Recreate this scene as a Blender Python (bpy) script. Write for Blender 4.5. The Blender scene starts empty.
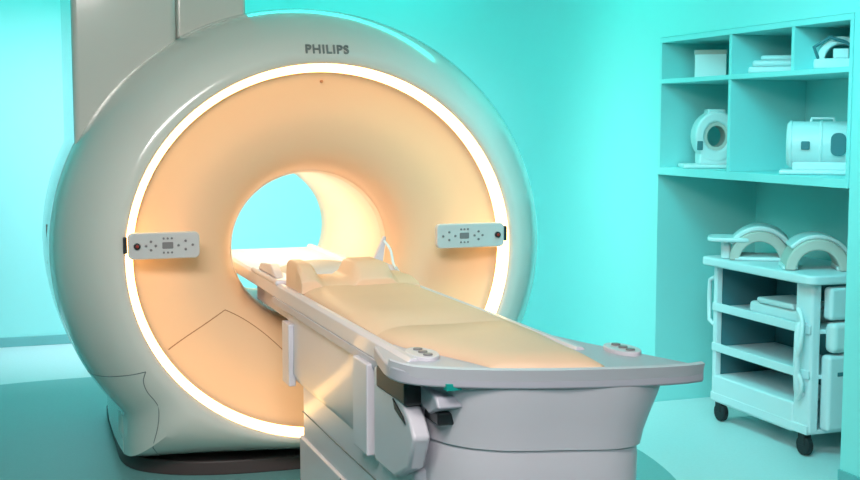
import bpy, bmesh, math
from mathutils import Vector, Matrix
D=bpy.data; C=bpy.context
def lin(c):
    c=c/255.0
    return c/12.92 if c<=0.04045 else ((c+0.055)/1.055)**2.4
def rgb(r,g,b): return (lin(r),lin(g),lin(b),1)
def mat(name,col,rough=0.4,metal=0,emit=None,es=0,coat=0,noise=0.0,nscale=8,bump=0.0,bscale=200,spec=0.5):
    m=D.materials.new(name); m.use_nodes=True; nt=m.node_tree; b=nt.nodes['Principled BSDF']
    b.inputs['Base Color'].default_value=col; b.inputs['Roughness'].default_value=rough
    b.inputs['Metallic'].default_value=metal; b.inputs['Coat Weight'].default_value=coat
    b.inputs['Coat Roughness'].default_value=0.08
    b.inputs['Specular IOR Level'].default_value=spec
    if emit: b.inputs['Emission Color'].default_value=emit; b.inputs['Emission Strength'].default_value=es
    tc=nt.nodes.new('ShaderNodeTexCoord')
    if noise>0:
        n=nt.nodes.new('ShaderNodeTexNoise'); n.inputs['Scale'].default_value=nscale; n.inputs['Detail'].default_value=5
        nt.links.new(tc.outputs['Object'],n.inputs['Vector'])
        mx=nt.nodes.new('ShaderNodeMix'); mx.data_type='RGBA'
        mx.inputs[6].default_value=tuple(c*(1-noise) for c in col[:3])+(1,)
        mx.inputs[7].default_value=tuple(min(1,c*(1+noise)) for c in col[:3])+(1,)
        nt.links.new(n.outputs['Fac'],mx.inputs[0]); nt.links.new(mx.outputs[2],b.inputs['Base Color'])
    if bump>0:
        n2=nt.nodes.new('ShaderNodeTexNoise'); n2.inputs['Scale'].default_value=bscale
        nt.links.new(tc.outputs['Object'],n2.inputs['Vector'])
        bp=nt.nodes.new('ShaderNodeBump'); bp.inputs['Strength'].default_value=bump; bp.inputs['Distance'].default_value=0.002
        nt.links.new(n2.outputs['Fac'],bp.inputs['Height']); nt.links.new(bp.outputs['Normal'],b.inputs['Normal'])
    return m
M={}
M['wall']=mat('wall_paint',rgb(158,236,234),0.6,noise=0.02,nscale=2,bump=0.1)
M['ceil']=mat('ceiling_paint',rgb(180,225,222),0.8,noise=0.02)
M['floor']=mat('floor_vinyl',rgb(205,226,227),0.35,noise=0.06,nscale=60)
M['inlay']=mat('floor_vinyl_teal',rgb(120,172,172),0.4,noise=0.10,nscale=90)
M['base']=mat('baseboard',rgb(110,180,182),0.5,noise=0.02)
M['shell']=mat('gantry_shell',rgb(218,217,210),0.20,coat=0.8,noise=0.01,nscale=3)
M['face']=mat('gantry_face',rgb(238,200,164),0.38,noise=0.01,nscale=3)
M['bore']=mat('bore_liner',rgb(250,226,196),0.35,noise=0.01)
M['glow']=mat('ring_light',rgb(255,240,210),0.5,emit=(1,0.56,0.20,1),es=8)
M['seam']=mat('seam_dark',rgb(165,112,75),0.6,noise=0.02)
M['seamg']=mat('seam_grey',rgb(120,126,124),0.6,noise=0.02)
M['dark']=mat('dark_plastic',rgb(38,40,44),0.4,noise=0.03)
M['plinth']=mat('plinth',rgb(72,60,60),0.5,noise=0.03)
M['panel']=mat('control_panel',rgb(205,203,203),0.35,noise=0.01)
M['btn']=mat('button',rgb(130,126,128),0.4,noise=0.02)
M['red']=mat('button_red',rgb(150,40,30),0.4,noise=0.02)
M['tab']=mat('table_plastic',rgb(214,209,217),0.33,coat=0.2,noise=0.01,nscale=4)
M['tab2']=mat('table_plastic_grey',rgb(186,183,194),0.35,noise=0.01,nscale=4)
M['pad']=mat('mattress_vinyl',rgb(234,196,164),0.5,noise=0.03,nscale=6,bump=0.15,bscale=120)
M['teal']=mat('teal_label',rgb(20,160,150),0.4,noise=0.02)
M['shelf']=mat('shelf_laminate',rgb(155,230,230),0.45,noise=0.01)
M['white']=mat('white_plastic',rgb(225,238,240),0.35,noise=0.01)
M['cream']=mat('cream_foam',rgb(206,200,192),0.6,noise=0.03)
M['cart']=mat('cart_plastic',rgb(222,236,240),0.35,noise=0.01)
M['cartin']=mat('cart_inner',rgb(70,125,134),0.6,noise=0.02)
M['rubber']=mat('rubber',rgb(25,30,34),0.6,noise=0.03)

def empty(name,loc=(0,0,0),rz=0):
    e=D.objects.new(name,None); C.collection.objects.link(e); e.location=loc; e.rotation_euler=(0,0,math.radians(rz)); e.empty_display_size=0.1
    return e
def mk(name,verts,faces,m,parent=None,smooth=True,bevel=0,seg=3,angle=35,loc=None,rz=0,sub=0):
    me=D.meshes.new(name); me.from_pydata(verts,[],faces); me.update()
    bm=bmesh.new(); bm.from_mesh(me); bmesh.ops.recalc_face_normals(bm,faces=bm.faces); bm.to_mesh(me); bm.free()
    if smooth:
        for p in me.polygons: p.use_smooth=True
        try: me.set_sharp_from_angle(angle=math.radians(angle))
        except Exception: pass
    me.materials.append(m)
    o=D.objects.new(name,me); C.collection.objects.link(o)
    if parent: o.parent=parent
    if loc: o.location=loc
    o.rotation_euler=(0,0,math.radians(rz))
    if bevel>0:
        b=o.modifiers.new('bevel','BEVEL'); b.width=bevel; b.segments=seg; b.limit_method='ANGLE'; b.angle_limit=math.radians(40)
        b.harden_normals=True
    return o
BF=[(0,1,2,3),(4,7,6,5),(0,4,5,1),(1,5,6,2),(2,6,7,3),(3,7,4,0)]
def bv(lo,hi):
    x0,y0,z0=lo;x1,y1,z1=hi
    return [(x0,y0,z0),(x1,y0,z0),(x1,y1,z0),(x0,y1,z0),(x0,y0,z1),(x1,y0,z1),(x1,y1,z1),(x0,y1,z1)]
def box(name,lo,hi,m,parent=None,bevel=0.004,**k):
    return mk(name,bv(lo,hi),BF,m,parent,bevel=bevel,**k)
def boxes(name,lst,m,parent=None,bevel=0.0,**k):
    V=[];F=[]
    for lo,hi in lst:
        n=len(V); V+=bv(lo,hi); F+=[tuple(i+n for i in f) for f in BF]
    return mk(name,V,F,m,parent,bevel=bevel,**k)
def prism(name,pts,axis,a,b,m,parent=None,bevel=0.004,**k):
    def P(p,t):
        if axis=='z': return (p[0],p[1],t)
        if axis=='y': return (p[0],t,p[1])
        return (t,p[0],p[1])
    n=len(pts); V=[P(p,a) for p in pts]+[P(p,b) for p in pts]
    F=[tuple(range(n)),tuple(range(2*n-1,n-1,-1))]+[(i,(i+1)%n,n+(i+1)%n,n+i) for i in range(n)]
    return mk(name,V,F,m,parent,bevel=bevel,**k)
def loft(name,secs,m,parent=None,closed=True,cap0=True,cap1=True,**k):
    n=len(secs[0]); V=[p for s in secs for p in s]; F=[]
    for i in range(len(secs)-1):
        for j in range(n if closed else n-1):
            jj=(j+1)%n; F.append((i*n+j,i*n+jj,(i+1)*n+jj,(i+1)*n+j))
    if closed and cap0: F.append(tuple(range(n)))
    if closed and cap1: F.append(tuple(range((len(secs)-1)*n,len(secs)*n)))
    return mk(name,V,F,m,parent,**k)
def tube(name,pts,r,m,parent=None,cyc=False):
    cu=D.curves.new(name,'CURVE'); cu.dimensions='3D'; cu.bevel_depth=r; cu.bevel_resolution=3; cu.use_fill_caps=True
    s=cu.splines.new('POLY'); s.points.add(len(pts)-1)
    for i,p in enumerate(pts): s.points[i].co=(*p,1)
    s.use_cyclic_u=cyc; cu.materials.append(m)
    o=D.objects.new(name,cu); C.collection.objects.link(o)
    if parent: o.parent=parent
    return o
def cyl(name,c,r,h,axis,m,parent=None,n=32,bevel=0.003,**k):
    pts=[(r*math.cos(2*math.pi*i/n),r*math.sin(2*math.pi*i/n)) for i in range(n)]
    ax={'z':(0,1,2),'y':(0,2,1),'x':(1,2,0)}[axis]
    q=[(c[ax[0]]+p[0],c[ax[1]]+p[1]) for p in pts]; t=c[ax[2]]
    return prism(name,q,axis,t-h/2,t+h/2,m,parent,bevel=bevel,**k)
def rrect(x0,z0,x1,z1,r,n=6):
    P=[]
    for cx,cz,a in ((x1-r,z1-r,0),(x0+r,z1-r,90),(x0+r,z0+r,180),(x1-r,z0+r,270)):
        for i in range(n+1):
            t=math.radians(a+90*i/n); P.append((cx+r*math.cos(t),cz+r*math.sin(t)))
    return P
def cr(pts,n=8):
    out=[]; P=[pts[0]]+list(pts)+[pts[-1]]
    for i in range(1,len(P)-2):
        for s in range(n):
            t=s/n; out.append(tuple(0.5*((2*b)+(-a+c)*t+(2*a-5*b+4*c-d)*t*t+(-a+3*b-3*c+d)*t**3) for a,b,c,d in zip(P[i-1],P[i],P[i+1],P[i+2])))
    out.append(tuple(pts[-1])); return out

# ------------------------------------------------ ROOM
XR,XL,YB,YF,ZC=2.2,-3.2,3.9,-6.6,3.0
NB=2.86; N0,N1,NT=-0.84,0.80,2.09
box('floor',(XL-.1,YF-.1,-0.1),(3.0,YB+.1,0),M['floor'],bevel=0)
box('ceiling',(XL-.1,YF-.1,ZC),(3.0,YB+.1,ZC+.1),M['ceil'],bevel=0)
box('wall_back',(XL-.1,YB,0),(3.0,YB+.1,ZC),M['wall'],bevel=0)
box('wall_left',(XL-.1,YF,0),(XL,YB,ZC),M['wall'],bevel=0)
box('wall_front',(XL-.1,YF-.1,0),(3.0,YF,ZC),M['wall'],bevel=0)
boxes('wall_right',[((XR,N1,0),(3.0,YB,ZC)),((XR,YF,0),(3.0,N0,ZC)),((XR,N0,NT),(3.0,N1,ZC)),((NB,N0,0),(3.0,N1,NT))],M['wall'])
RC=1.5
arc=[(XR-RC+RC*math.cos(math.radians(90*i/24)),YB-RC+RC*math.sin(math.radians(90*i/24))) for i in range(25)]
V=[];F=[]
for x,y in arc: V+=[(x,y,0.0),(x,y,ZC)]
for i in range(24): F.append((2*i,2*i+2,2*i+3,2*i+1))
mk('wall_corner',V,F,M['wall'],angle=60)
V=[];F=[]
for i,(x,y) in enumerate(arc):
    a=math.radians(90*i/24); V+=[(x-.012*math.cos(a),y-.012*math.sin(a),0),(x-.012*math.cos(a),y-.012*math.sin(a),.06),(x,y,.06)]
for i in range(24):
    for k in range(2): F.append((3*i+k,3*i+3+k,3*i+4+k,3*i+1+k))
mk('baseboard_corner',V,F,M['base'],angle=60)
box('baseboard_back',(XL,YB-.015,0),(XR-RC,YB,0.07),M['base'],bevel=0.003)
boxes('baseboard_right',[((XR-.012,N1,0),(XR,YB-RC,0.05)),((XR-.012,YF,0),(XR,N0,0.05))],M['base'])
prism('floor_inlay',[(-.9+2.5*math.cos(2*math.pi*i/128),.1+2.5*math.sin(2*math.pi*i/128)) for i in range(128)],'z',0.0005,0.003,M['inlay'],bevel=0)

# ------------------------------------------------ MRI SCANNER
G=empty('mri_scanner',(0.035,0,1.03)); SX=1.05
NA=192
def ang(i,n=NA): return 2*math.pi*i/n
def ringsec(r,y,n=NA): return [(SX*r*math.cos(ang(i,n)),y,r*math.sin(ang(i,n))) for i in range(n)]
facep=cr([(.806,.030),(.785,.060),(.70,.085),(.58,.095),(.48,.12),(.41,.17),(.37,.25),(.354,.34)],6)
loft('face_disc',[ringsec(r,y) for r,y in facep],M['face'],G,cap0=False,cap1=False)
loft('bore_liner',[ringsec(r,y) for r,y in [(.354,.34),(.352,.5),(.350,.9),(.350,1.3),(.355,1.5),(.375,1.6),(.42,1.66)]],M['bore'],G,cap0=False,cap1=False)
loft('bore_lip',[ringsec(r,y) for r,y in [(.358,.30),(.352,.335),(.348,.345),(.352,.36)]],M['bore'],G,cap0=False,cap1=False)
R0=.840
loft('ring_light',[ringsec(r,y) for r,y in [(.805,.034),(.815,.010),(.827,-.014),(R0+.001,-.026)]],M['glow'],G,cap0=False,cap1=False)
def Rout(a,R=1.118):
    c,s=math.cos(a),math.sin(a)
    if s>=0: return R
    foot=0.83
    if abs(c)*R>foot: return R
    return min(foot/max(abs(c),1e-4), 0.95/abs(s))
def outsec(w,y,R=1.118,r0=R0):
    return [(SX*(r0+(Rout(ang(i),R)-r0)*w)*math.cos(ang(i)),y,(r0+(Rout(ang(i),R)-r0)*w)*math.sin(ang(i))) for i in range(NA)]
bz=cr([(0,-.026),(.05,-.045),(.2,-.042),(.42,.0),(.64,.075),(.82,.165),(.94,.27),(1.0,.40)],5)
loft('front_bezel',[outsec(w,y) for w,y in bz],M['shell'],G,cap0=False,cap1=False)
sd=[(1.0,.40),(0.985,.403),(0.985,.41),(1.0,.415),(1.02,.6),(1.03,.8),(1.02,1.1),(.98,1.35),(.85,1.55),(.6,1.66),(.1,1.70)]
loft('side_cover',[outsec(w,y) for w,y in sd],M['shell'],G,cap0=False,cap1=False)
loft('rear_cover',[outsec(.1,1.70),ringsec(.7,1.72),ringsec(.5,1.71),ringsec(.42,1.66)],M['shell'],G,cap0=False,cap1=False)
prism('turret_cover',[(-1.055,.33),(-.60,.33),(-.60,1.25),(-1.055,1.25)],'z',.45,1.90,M['shell'],G,bevel=.03)
prism('turret_cover_inner',[(-.593,.40),(-.27,.40),(-.27,1.25),(-.593,1.25)],'z',.75,1.90,M['shell'],G,bevel=.02)
pp=cr([(-.86,1.5),(-.87,.9),(-.86,.48),(-.72,.28),(-.45,.17),(0,.14),(.45,.17),(.72,.28),(.86,.48),(.87,.9),(.86,1.5)],5)
prism('plinth',pp,'z',-1.03,-.96,M['plinth'],G,bevel=.01)
def fy(x,z):
    r=math.hypot(x/SX,z)
    for (r0,y0),(r1,y1) in zip(facep,facep[1:]):
        if r1<=r<=r0: return y0+(y1-y0)*(r0-r)/(r0-r1)
    return .035
for sgn,nm in ((-1,'a'),(1,'b')):
    pts=[]
    for k in range(13):
        t=k/12; x=-.70+.26*t; z=-.41+.155*t; pts.append((sgn*x,fy(x,z)+.0005,z))
    tube('face_seam_'+nm,pts,.0022,M['seam'],G)
    pts=[]
    for k in range(15):
        t=k/14; x=-.44+.30*t; z=-.255-.14*t-.10*t*t; pts.append((sgn*x,fy(x,z)+.0005,z))
    tube('face_seam2_'+nm,pts,.0022,M['seam'],G)
def bp(w,a,off=.0):
    y=bz[-1][1]
    for (w0,y0),(w1,y1) in zip(bz,bz[1:]):
        if w0<=w<=w1: y=y0+(y1-y0)*(w-w0)/(w1-w0); break
    r=R0+(Rout(a)-R0)*w
    return (SX*r*math.cos(a),y-off,r*math.sin(a))
for sgn,nm,x0,x1 in ((-1,'1',.575,.873),(1,'2',.505,.840)):
    P=rrect(min(sgn*x0,sgn*x1),.005,max(sgn*x0,sgn*x1),.118,.022)
    prism('control_panel_'+nm,P,'y',-.068,-.035,M['panel'],G,bevel=.006)
    prism('panel_bracket_'+nm,rrect(min(sgn*.59,sgn*.80),.02,max(sgn*.59,sgn*.80),.1,.015),'y',-.036,.09,M['panel'],G,bevel=.004)
    xk=x1-.035
    cyl('panel_knob_'+nm,(sgn*xk,-.072,.062),.014,.014,'y',M['dark'],G)
    cyl('panel_knob_dot_'+nm,(sgn*xk,-.080,.062),.007,.008,'y',M['red'],G)
    k=0
    for cx0,cz in ((.03,.062),(.06,.08),(.06,.044),(.09,.062),(.185,.062),(.205,.08),(.205,.044),(.225,.062)):
        cyl(f'panel_button_{nm}_{k}',(sgn*(x0+cx0),-.069,cz),.0055,.005,'y',M['btn'],G,n=16,bevel=.001); k+=1
    prism('panel_display_'+nm,rrect(min(sgn*(x0+.112),sgn*(x0+.158)),.048,max(sgn*(x0+.112),sgn*(x0+.158)),.076,.004),'y',-.0695,-.066,M['btn'],G,bevel=.0005)
    for q in range(3):
        cyl(f'panel_small_button_{nm}_{q}',(sgn*(x0+.118+.017*q),-.069,.092),.0045,.005,'y',M['btn'],G,n=12,bevel=.001)
        cyl(f'panel_low_button_{nm}_{q}',(sgn*(x0+.118+.017*q),-.069,.032),.0045,.005,'y',M['btn'],G,n=12,bevel=.001)
    box('panel_side_port_'+nm,(min(sgn*(x1+.003),sgn*(x1+.02)),-.055,.03),(max(sgn*(x1+.003),sgn*(x1+.02)),-.03,.1),M['dark'],G,bevel=.003)
fc=D.curves.new('logo_lettering','FONT'); fc.body='PHILIPS'; fc.size=.056; fc.extrude=.004; fc.align_x='CENTER'; fc.space_character=1.12; fc.offset=.001
fo=D.objects.new('logo_lettering',fc); C.collection.objects.link(fo); fo.parent=G; fo.location=(0.0,-.049,.884); fo.rotation_euler=(math.radians(70),0,0); fc.materials.append(M['seamg'])
cyl('top_indicator',(0,.060,.765),.006,.02,'y',M['seam'],G,n=16,bevel=.001)
def polyb(l,n=5): return [bp(w,math.radians(a)) for a,w in cr(l,n)]
tube('foot_seam',polyb([(212,.25),(214,.36),(217,.42),(221,.44),(226,.55),(231,.78),(234,.99)]),.0022,M['seamg'],G)
tube('foot_seam_side',polyb([(212,.25),(211,.5),(210,.75),(209,.99)]),.0022,M['seamg'],G)
tube('foot_seam_b',polyb([(328,.25),(326,.36),(323,.42),(319,.44),(314,.55),(309,.78),(306,.99)]),.0022,M['seamg'],G)
tube('side_handle_groove',[(-1.175,.60+.02*math.cos(t),.02+.09*math.sin(t)) for t in [2*math.pi*k/24 for k in range(24)]],.003,M['seamg'],G,cyc=True)
box('bore_lamp',(-.02,.7,.335),(.02,1.3,.345),M['glow'],G,bevel=.002)

# ------------------------------------------------ PATIENT TABLE
T=empty('patient_table',(0.03,0,0))
dk=[(-.285,.875),(-.285,.925),(-.272,.935),(-.255,.935),(-.245,.918),(.245,.918),(.255,.935),(.272,.935),(.285,.925),(.285,.875),(.22,.84),(-.22,.84)]
prism('deck',dk,'y',-2.0,1.35,M['tab'],T,bevel=.004)
ub=[(-.27,.84),(-.275,.60),(-.255,.56),(.255,.56),(.275,.60),(.27,.84)]
prism('upper_body',ub,'y',-1.9,-.42,M['tab'],T,bevel=.01)
box('upper_body_flap_a',(-.292,-.52,.545),(-.262,-.40,.80),M['tab'],T,bevel=.006)
box('upper_body_flap_b',(.262,-.52,.545),(.292,-.40,.80),M['tab'],T,bevel=.006)
box('side_post_a',(-.305,-1.66,.56),(-.262,-1.50,.855),M['tab'],T,bevel=.006)
box('side_post_b',(.262,-1.66,.56),(.305,-1.50,.855),M['tab'],T,bevel=.006)
box('pedestal',(-.255,-1.98,0.0),(.255,-.60,.60),M['tab'],T,bevel=.015)
box('pedestal_skirt',(-.265,-1.9,.0),(.265,-.58,.36),M['tab'],T,bevel=.01)
tube('pedestal_seam',[(-.2555,-.605,.46),(-.2555,-1.9,.46)],.0025,M['seamg'],T)
tube('pedestal_seam_v',[(-.266,-1.2,.355),(-.266,-1.2,.01)],.0025,M['seamg'],T)
box('bridge_rail',(-.24,-.5,.78),(.24,.36,.86),M['tab2'],T,bevel=.008)
for sg,nm in ((-1,'a'),(1,'b')):
    box('rail_side_'+nm,(min(sg*.288,sg*.268),-1.8,.842),(max(sg*.288,sg*.268),-.2,.874),M['tab2'],T,bevel=.004)
W=cr([(-.30,-1.72),(-.325,-1.85),(-.345,-2.02),(-.30,-2.13),(-.14,-2.23),(.05,-2.30),(.25,-2.345),(.40,-2.36),(.475,-2.35)],5)+cr([(.485,-2.325),(.42,-2.12),(.345,-1.90),(.30,-1.72)],5)
prism('end_wing',W,'z',.882,.925,M['tab2'],T,bevel=.008)
rim=cr([(-.345,-2.02),(-.30,-2.13),(-.14,-2.23),(.05,-2.30),(.25,-2.345),(.40,-2.36),(.47,-2.35)],6)
rs=[]
for x,y in rim: rs.append([(x,y+.02,.905),(x,y+.0,.905),(x,y-.012,.938),(x,y+.006,.941)])
loft('end_rim',rs,M['tab'],T)
def plan(s,z,ex=0,dy=0):
    base=cr([(-.25,-1.80),(-.255,-1.95),(-.20,-2.12),(-.09,-2.225),(.08,-2.28),(.26,-2.325),(.36,-2.27),(.365,-2.10),(.30,-1.90),(.26,-1.80)],5)
    cx,cy=.04,-2.0
    return [(cx+(x-cx)*s+ex,cy+(y-cy)*s+dy,z) for x,y in base]
loft('end_apron',[plan(1.06,.885),plan(1.03,.845),plan(.98,.79),plan(.94,.74),plan(.92,.70)],M['tab'],T,angle=50)
loft('end_cover',[plan(.89,.71),plan(.90,.67),plan(.89,.40),plan(.86,.02),plan(.85,.0)],M['tab'],T,angle=50)
tube('end_cover_seam',[(.245,-2.277,.70),(.24,-2.27,.4),(.235,-2.255,.05)],.003,M['dark'],T)
box('mechanism_slot',(-.30,-2.02,.80),(-.20,-1.74,.87),M['dark'],T,bevel=.01)
prism('mechanism_arm',[(-1.70,.86),(-1.80,.86),(-1.92,.835),(-2.04,.77),(-2.08,.72),(-2.03,.62),(-1.90,.56),(-1.70,.56)],'x',-.295,-.24,M['tab'],T,bevel=.012)
prism('mechanism_arm_dark',[(-1.90,.80),(-2.0,.765),(-2.02,.745),(-1.92,.77)],'x',-.299,-.28,M['dark'],T,bevel=.002)
prism('mechanism_joint',[(-1.95,.87),(-2.14,.85),(-2.16,.82),(-2.08,.79),(-1.98,.81)],'x',-.25,-.17,M['tab2'],T,bevel=.008)
box('mechanism_slot_front',(-.235,-2.12,.76),(-.15,-2.0,.80),M['dark'],T,bevel=.008)
box('label',(-.235,-2.19,.875),(-.19,-2.16,.895),M['teal'],T,bevel=.002)
for nm,cx,cy in (('a',-.215,-1.93),('b',.375,-2.06)):
    pts=[(cx+.045*math.cos(ang(i,28)),cy+.085*math.sin(ang(i,28))) for i in range(28)]
    prism('wing_control_'+nm,pts,'z',.915,.937,M['tab'],T,bevel=.004)
    for q in range(3):
        cyl(f'wing_control_btn_{nm}_{q}',(cx,cy-.05+.045*q,.938),.014,.008,'z',M['btn'],T,n=20,bevel=.002)
def mats(y,hw,zt,cz=0.0,cx=0,sh_=0):
    p=[]; n=24; zb=.922
    for i in range(n+1):
        t=-1+2*i/n; e=(abs(t))**6
        p.append((cx+hw*t,y+sh_*t,zb+(zt-zb)*(1-e*.75)-cz*(1-t*t)))
    p.append((cx+hw,y+sh_,zb)); p.append((cx-hw,y-sh_,zb)); return p
secs=[]
for y,hw,zt,c,cx,s_ in [(-2.215,.150,.928,0,.06,-.05),(-2.20,.155,.945,0,.06,-.05),(-2.1,.17,.958,.004,.05,-.04),(-1.95,.195,.962,.006,.03,-.02),(-1.78,.235,.965,.008,.008,0),(-1.60,.25,.966,.010,0,0),(-1.585,.25,.958,.009,0,0),(-1.57,.25,.966,.010,0,0),(-1.2,.248,.968,.012,0,0),(-.8,.245,.968,.012,0,0),(-.55,.243,.968,.010,0,0),(-.3,.24,.968,.01,0,0),(-.27,.235,.93,0,0,0)]:
    secs.append(mats(y,hw,zt,c,cx,s_))
loft('mattress',secs,M['pad'],T,angle=60)
prof=[(-.255,.93),(-.255,1.03),(-.245,1.045),(-.20,1.045),(-.185,1.03),(-.165,.99),(-.14,.978),(-.06,.978),(-.035,.995),(-.015,1.035),(0,1.045),(.10,1.045),(.125,1.035),(.14,1.0),(.16,.985),(.225,.98),(.245,.97),(.245,.93)]
def squash(f,y): return [(x,y,.93+(z-.93)*f) for x,z in prof]
loft('head_cradle',[squash(.45,-.60),squash(.75,-.57),squash(.96,-.52),squash(1,-.50),squash(1,-.36),squash(.97,-.34),squash(.5,-.325)],M['pad'],T,bevel=.006,angle=60)
box('coil_base',(-.29,-.28,.925),(.27,.25,.95),M['tab'],T,bevel=.012)
prism('coil_side_a',[(-.22,.95),(.16,.95),(.10,.985),(-.10,1.0)],'x',-.275,-.235,M['tab'],T,bevel=.008)
prism('coil_side_b',[(-.36,.935),(.10,.95),(.05,.985),(-.25,.985)],'x',.22,.262,M['tab'],T,bevel=.008)
prism('coil_lever',[(.15,.97),(.205,.97),(.225,1.11),(.215,1.115)],'y',-.20,-.175,M['tab'],T,bevel=.004)
tube('coil_cable',cr([(.21,-.19,1.10),(.235,-.22,1.06),(.24,-.25,1.0),(.235,-.30,.985)],5),.006,M['white'],T)
loft('pillow',[[(x*f,y,.95+.035*g*(1-(x/.2)**2)) for x in [-.2+.04*k for k in range(11)]]+[(.2*f,y,.948),(-.2*f,y,.948)] for y,f,g in ((-.15,.8,.2),(-.12,.95,.9),(0,1,1.2),(.15,.95,.9),(.18,.8,.2))],M['cream'],T,angle=60)

# ------------------------------------------------ SHELVING
sh=empty('wall_shelving',(0,0,0))
def shb(n,lo,hi): box(n,lo,hi,M['shelf'],sh,bevel=.002)
shb('top_board',(XR-.005,N0+.002,2.06),(NB-.2,N1-.002,2.088))
shb('middle_board',(XR-.005,N0+.024,1.832),(NB-.2,N1-.024,1.857))
shb('bottom_board',(XR-.01,N0+.002,1.32),(NB-.2,N1-.002,1.362))
shb('side_far',(XR-.005,N1-.024,1.362),(NB-.2,N1-.002,2.06))
shb('side_near',(XR-.005,N0+.002,1.362),(NB-.2,N0+.024,2.06))
shb('back_panel',(NB-.2,N0+.002,1.32),(NB-.18,N1-.002,2.088))
shb('divider_upper_1',(XR,.095,1.857),(NB-.2,.12,2.06))
shb('divider_upper_2',(XR,-.42,1.857),(NB-.2,-.395,2.06))
shb('divider_lower',(XR,.095,1.362),(NB-.2,.12,1.832))

b=empty('storage_box',(2.40,.60,1.858),-32)
box('carton',(-.085,-.06,0),(.085,.06,.15),M['white'],b,bevel=.004); box('lid',(-.088,-.063,.13),(.088,.063,.155),M['cream'],b,bevel=.004)
b=empty('folded_pads',(2.38,-.02,1.858),-35)
zz=0
for i,(w,h) in enumerate(((.13,.035),(.12,.03),(.09,.025))):
    box(f'pad_{i}',(-w+.01*i,-.09,zz),(w,.09,zz+h),M['white'],b,bevel=.013); zz+=h
def arch(name,parent,ro,ri,depth,m,a0=0,a1=180,cz=0,sx=1,y0=None,n=28,bevel=.008):
    full=(a1-a0)>=359.9
    y0=-depth/2 if y0 is None else y0
    V=[];F=[]; cnt=n if full else n+1
    for i in range(cnt):
        a=math.radians(a0+(a1-a0)*i/n)
        for r,y in ((ro,y0),(ro,y0+depth),(ri,y0+depth),(ri,y0)):
            V.append((sx*r*math.cos(a),y,cz+r*math.sin(a)))
    for i in range(n):
        j=(i+1)%cnt
        for k in range(4):
            kk=(k+1)%4; F.append((i*4+k,i*4+kk,j*4+kk,j*4+k))
    if not full:
        F.append((0,1,2,3)); F.append(tuple(n*4+k for k in range(4)))
    return mk(name,V,F,m,parent,bevel=bevel)
b=empty('head_coil',(2.42,.58,1.363),-24)
box('base_plate',(-.18,-.13,0),(.12,.12,.022),M['white'],b,bevel=.008)
arch('coil_shell',b,.14,.078,.20,M['white'],0,360,cz=.175,sx=.84,bevel=.016)
box('coil_foot',(-.09,-.09,.02),(.09,.09,.085),M['white'],b,bevel=.012)
box('coil_top_block',(-.05,-.08,.285),(.05,.07,.325),M['white'],b,bevel=.012)
arch('inner_pad',b,.081,.058,.17,M['cream'],0,360,cz=.175,sx=.84,bevel=.004)
for i in range(2): box(f'coil_clip_{i}',(-.105+.18*i,-.11,.10),(-.075+.18*i,-.09,.15),M['cartin'],b,bevel=.004)
b=empty('knee_coil',(2.42,-.35,1.363),-38)
box('base_tray',(-.19,-.11,0),(.20,.10,.022),M['white'],b,bevel=.01)
cyl('coil_drum',(0.0,0,.145),.11,.32,'x',M['white'],b,bevel=.02)
box('coil_cradle',(-.13,-.09,.02),(.14,.09,.06),M['white'],b,bevel=.01)
prism('coil_opening',rrect(.045,.09,.115,.20,.03),'y',-.113,-.06,M['cartin'],b,bevel=.002)
for i in range(3):
    cyl(f'coil_band_{i}',(-.14+.14*i,0,.145),.114,.014,'x',M['white'],b,bevel=.004)
box('coil_latch',(-.09,-.12,.12),(-.05,-.09,.16),M['cartin'],b,bevel=.005)
tube('carry_handle',[(-.05,0,.25),(-.045,0,.27),(.055,0,.27),(.06,0,.25)],.007,M['white'],b)
b=empty('flex_coil',(2.37,-.54,1.858),-38)
box('coil_base',(-.12,-.07,0),(.10,.07,.05),M['white'],b,bevel=.012)
arch('coil_arch',b,.105,.07,.13,M['white'],0,180,cz=.045,bevel=.008)
tube('coil_cable',[(-.10,-.06,.05),(-.12,-.08,.10),(-.05,-.085,.145),(.02,-.08,.12),(.08,-.075,.07)],.008,M['cartin'],b)
box('connector',(-.035,-.05,.05),(.035,.03,.095),M['white'],b,bevel=.006)

# ------------------------------------------------ CART
OX,OY=-.04,-.07
K=empty('utility_cart',(OX,OY,0))
x0,x1,y0,y1=2.33,2.76,-.42,.42
prism('top_tray',rrect(2.28,-.47,2.80,.49,.05),'z',.845,.892,M['cart'],K,bevel=.012)
for i,(px_,py) in enumerate(((x0,y1-.035),(x1-.035,y1-.035),(x1-.035,y0))):
    box(f'post_{i}',(px_,py,.14),(px_+.035,py+.035,.85),M['cart'],K,bevel=.006)
box('upright_near',(x0,y0,.11),(x0+.06,y0+.13,.85),M['cart'],K,bevel=.018)
for i,z in enumerate((.11,.38,.60)):
    box(f'shelf_{i}',(x0-.005,y0+.005,z),(x1,y1-.002,z+.022),M['cart'],K,bevel=.005)
    box(f'shelf_lip_{i}',(x0-.008,y0+.005,z),(x0+.008,y1-.002,z+.045),M['cart'],K,bevel=.005)
box('lower_drawer',(x0-.006,y0+.12,.10),(x0+.38,y1-.02,.25),M['cart'],K,bevel=.012)
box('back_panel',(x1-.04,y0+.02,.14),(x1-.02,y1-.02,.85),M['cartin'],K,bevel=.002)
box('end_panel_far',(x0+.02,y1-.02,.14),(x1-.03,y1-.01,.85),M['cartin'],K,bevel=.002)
box('end_unit_tall',(x0+.07,y0-.05,.13),(x1-.02,y0+.02,.50),M['cart'],K,bevel=.02)
box('end_unit_mid',(x0+.085,y0-.055,.51),(x1-.02,y0+.02,.66),M['white'],K,bevel=.03)
box('end_unit_top',(x0+.075,y0-.045,.67),(x1-.02,y0+.02,.83),M['cart'],K,bevel=.02)
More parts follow.
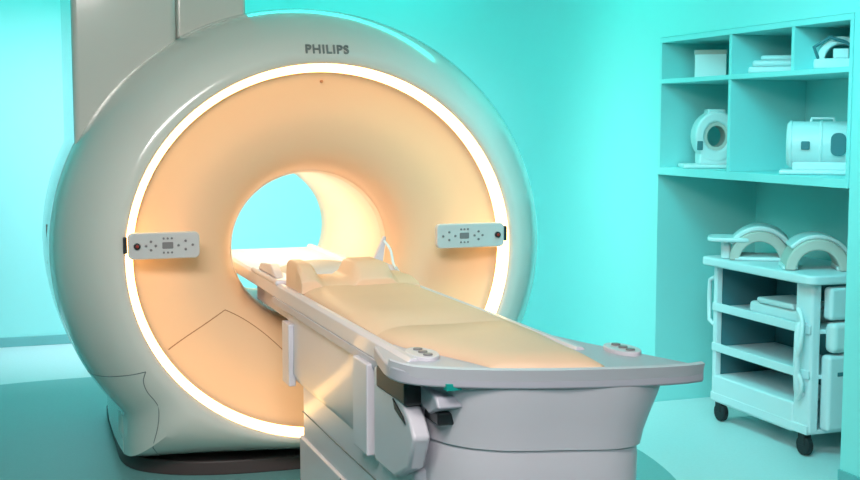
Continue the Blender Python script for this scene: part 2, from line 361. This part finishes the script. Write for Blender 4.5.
box('end_unit_slot',(x0+.12,y0-.053,.40),(x1-.06,y0-.04,.42),M['cartin'],K,bevel=.003)
tube('push_handle',[(x0-.005,y0+.05,.66),(x0-.035,y0+.05,.64),(x0-.04,y0+.05,.60),(x0-.04,y0+.05,.40),(x0-.035,y0+.05,.33),(x0-.005,y0+.05,.30)],.017,M['cart'],K)
tube('cable_bundle',cr([(x0-.02,y0+.08,.72),(x0-.03,y0+.03,.66),(x0-.045,y0+.02,.55),(x0-.04,y0+.06,.45),(x0-.03,y0+.02,.36),(x0-.02,y0+.06,.28)],4),.011,M['white'],K)
tube('side_handle',[(x0+.01,y1,.78),(x0+.01,y1+.05,.76),(x0+.01,y1+.055,.68),(x0+.01,y1+.05,.54),(x0+.01,y1,.52)],.012,M['cart'],K)
box('shelf_bin',(x0+.06,-.24,.624),(x0+.30,.18,.685),M['white'],K,bevel=.02)
box('shelf_bin_lid',(x0+.05,-.20,.685),(x0+.28,.10,.715),M['white'],K,bevel=.012)
for i,(wx,wy) in enumerate(((x0+.02,y0+.05),(x0+.02,y1-.07),(x1-.05,y0+.05),(x1-.05,y1-.07))):
    cyl(f'caster_wheel_{i}',(wx,wy,.050),.05,.034,'x',M['rubber'],K,bevel=.008)
    box(f'caster_fork_{i}',(wx-.022,wy-.022,.05),(wx+.022,wy+.03,.112),M['rubber'],K,bevel=.006)
ZT=.893
b=empty('shoulder_coil',(2.50+OX,.25+OY,ZT),-35)
box('coil_plate',(-.13,-.13,0),(.18,.12,.02),M['white'],b,bevel=.008)
arch('coil_arch',b,.155,.10,.26,M['cream'],0,180,cz=.0,sx=1,bevel=.014)
arch('coil_cap',b,.182,.155,.24,M['white'],35,150,cz=.0,sx=1,bevel=.010)
prism('coil_wing',rrect(-.27,-.14,-.03,.09,.06),'z',.095,.118,M['white'],b,bevel=.009)
prism('coil_wing_leg',rrect(-.20,-.06,-.15,.02,.015),'z',0,.10,M['white'],b,bevel=.006)
b=empty('neck_coil',(2.50+OX,-.21+OY,ZT),-30)
arch('coil_arch',b,.155,.10,.26,M['cream'],0,180,cz=.0,bevel=.014)
arch('coil_lining',b,.176,.155,.22,M['white'],15,140,cz=.0,bevel=.008)
box('coil_foot_a',(-.165,-.10,0),(-.09,.10,.02),M['white'],b,bevel=.006)
box('coil_foot_b',(.09,-.10,0),(.165,.10,.02),M['white'],b,bevel=.006)
b=empty('connector_box',(2.73+OX,-.36+OY,ZT),-38)
box('housing',(-.05,-.03,0),(.05,.03,.24),M['cartin'],b,bevel=.008)
box('socket',(-.03,-.036,.15),(.03,-.028,.21),M['white'],b,bevel=.003)

# ------------------------------------------------ LIGHTS
def area(name,loc,target,size,sy,col,e,spread=180):
    l=D.lights.new(name,'AREA'); l.shape='RECTANGLE'; l.size=size; l.size_y=sy; l.color=col; l.energy=e; l.spread=math.radians(spread)
    o=D.objects.new(name,l); C.collection.objects.link(o); o.location=loc
    o.rotation_euler=(Vector(target)-Vector(loc)).to_track_quat('-Z','Y').to_euler(); return o
TE=(0.02,1.0,0.82)
area('ceiling_wash_right',(1.6,1.0,2.95),(2.2,1.0,.9),.4,4.0,TE,25)
area('ceiling_wash_back',(-.6,3.2,2.95),(-.6,3.9,1.0),4.5,.4,(0.02,1.0,.9),20)
area('ceiling_wash_niche',(1.0,-1.4,2.95),(2.4,-.1,.9),1.2,1.2,(0.2,.95,1.0),32,110)
area('fill_light_side',(1.0,1.0,2.95),(2.2,1.5,.5),.5,2.0,(.65,1,1),15,70)  # added pale cyan fill, no known fixture; lifts the right wall and floor
area('ceiling_light_front',(-1.3,-3.3,2.95),(0,-.3,1.0),1.8,1.0,(1,.93,.89),42,85)
area('fill_light_foot',(-.6,-5.4,2.95),(0,-2.2,.7),1.6,.8,(.92,.95,1),10,60)  # added fill by the camera, out of view; brightens the table's near end
area('ceiling_light_rear',(-.4,2.2,2.95),(0,3.9,.7),2.8,.4,(.95,.85,1),42,80)
area('bore_light',(0.04,.95,1.355),(0.04,.951,0),.1,.8,(1,.78,.48),6)
w=D.worlds.new('world'); C.scene.world=w; w.use_nodes=True
w.node_tree.nodes['Background'].inputs[0].default_value=(.1,.6,.6,1); w.node_tree.nodes['Background'].inputs[1].default_value=.3
# ------------------------------------------------ CAMERA
cam=D.cameras.new('camera'); co=D.objects.new('camera',cam); C.collection.objects.link(co)
cam.sensor_width=36; cam.lens=1200/860*36
co.location=(-1.335,-5.21,1.6); co.rotation_euler=(math.radians(90-5.47),0,math.radians(-19.7))
C.scene.camera=co
C.scene.view_settings.view_transform='Standard'
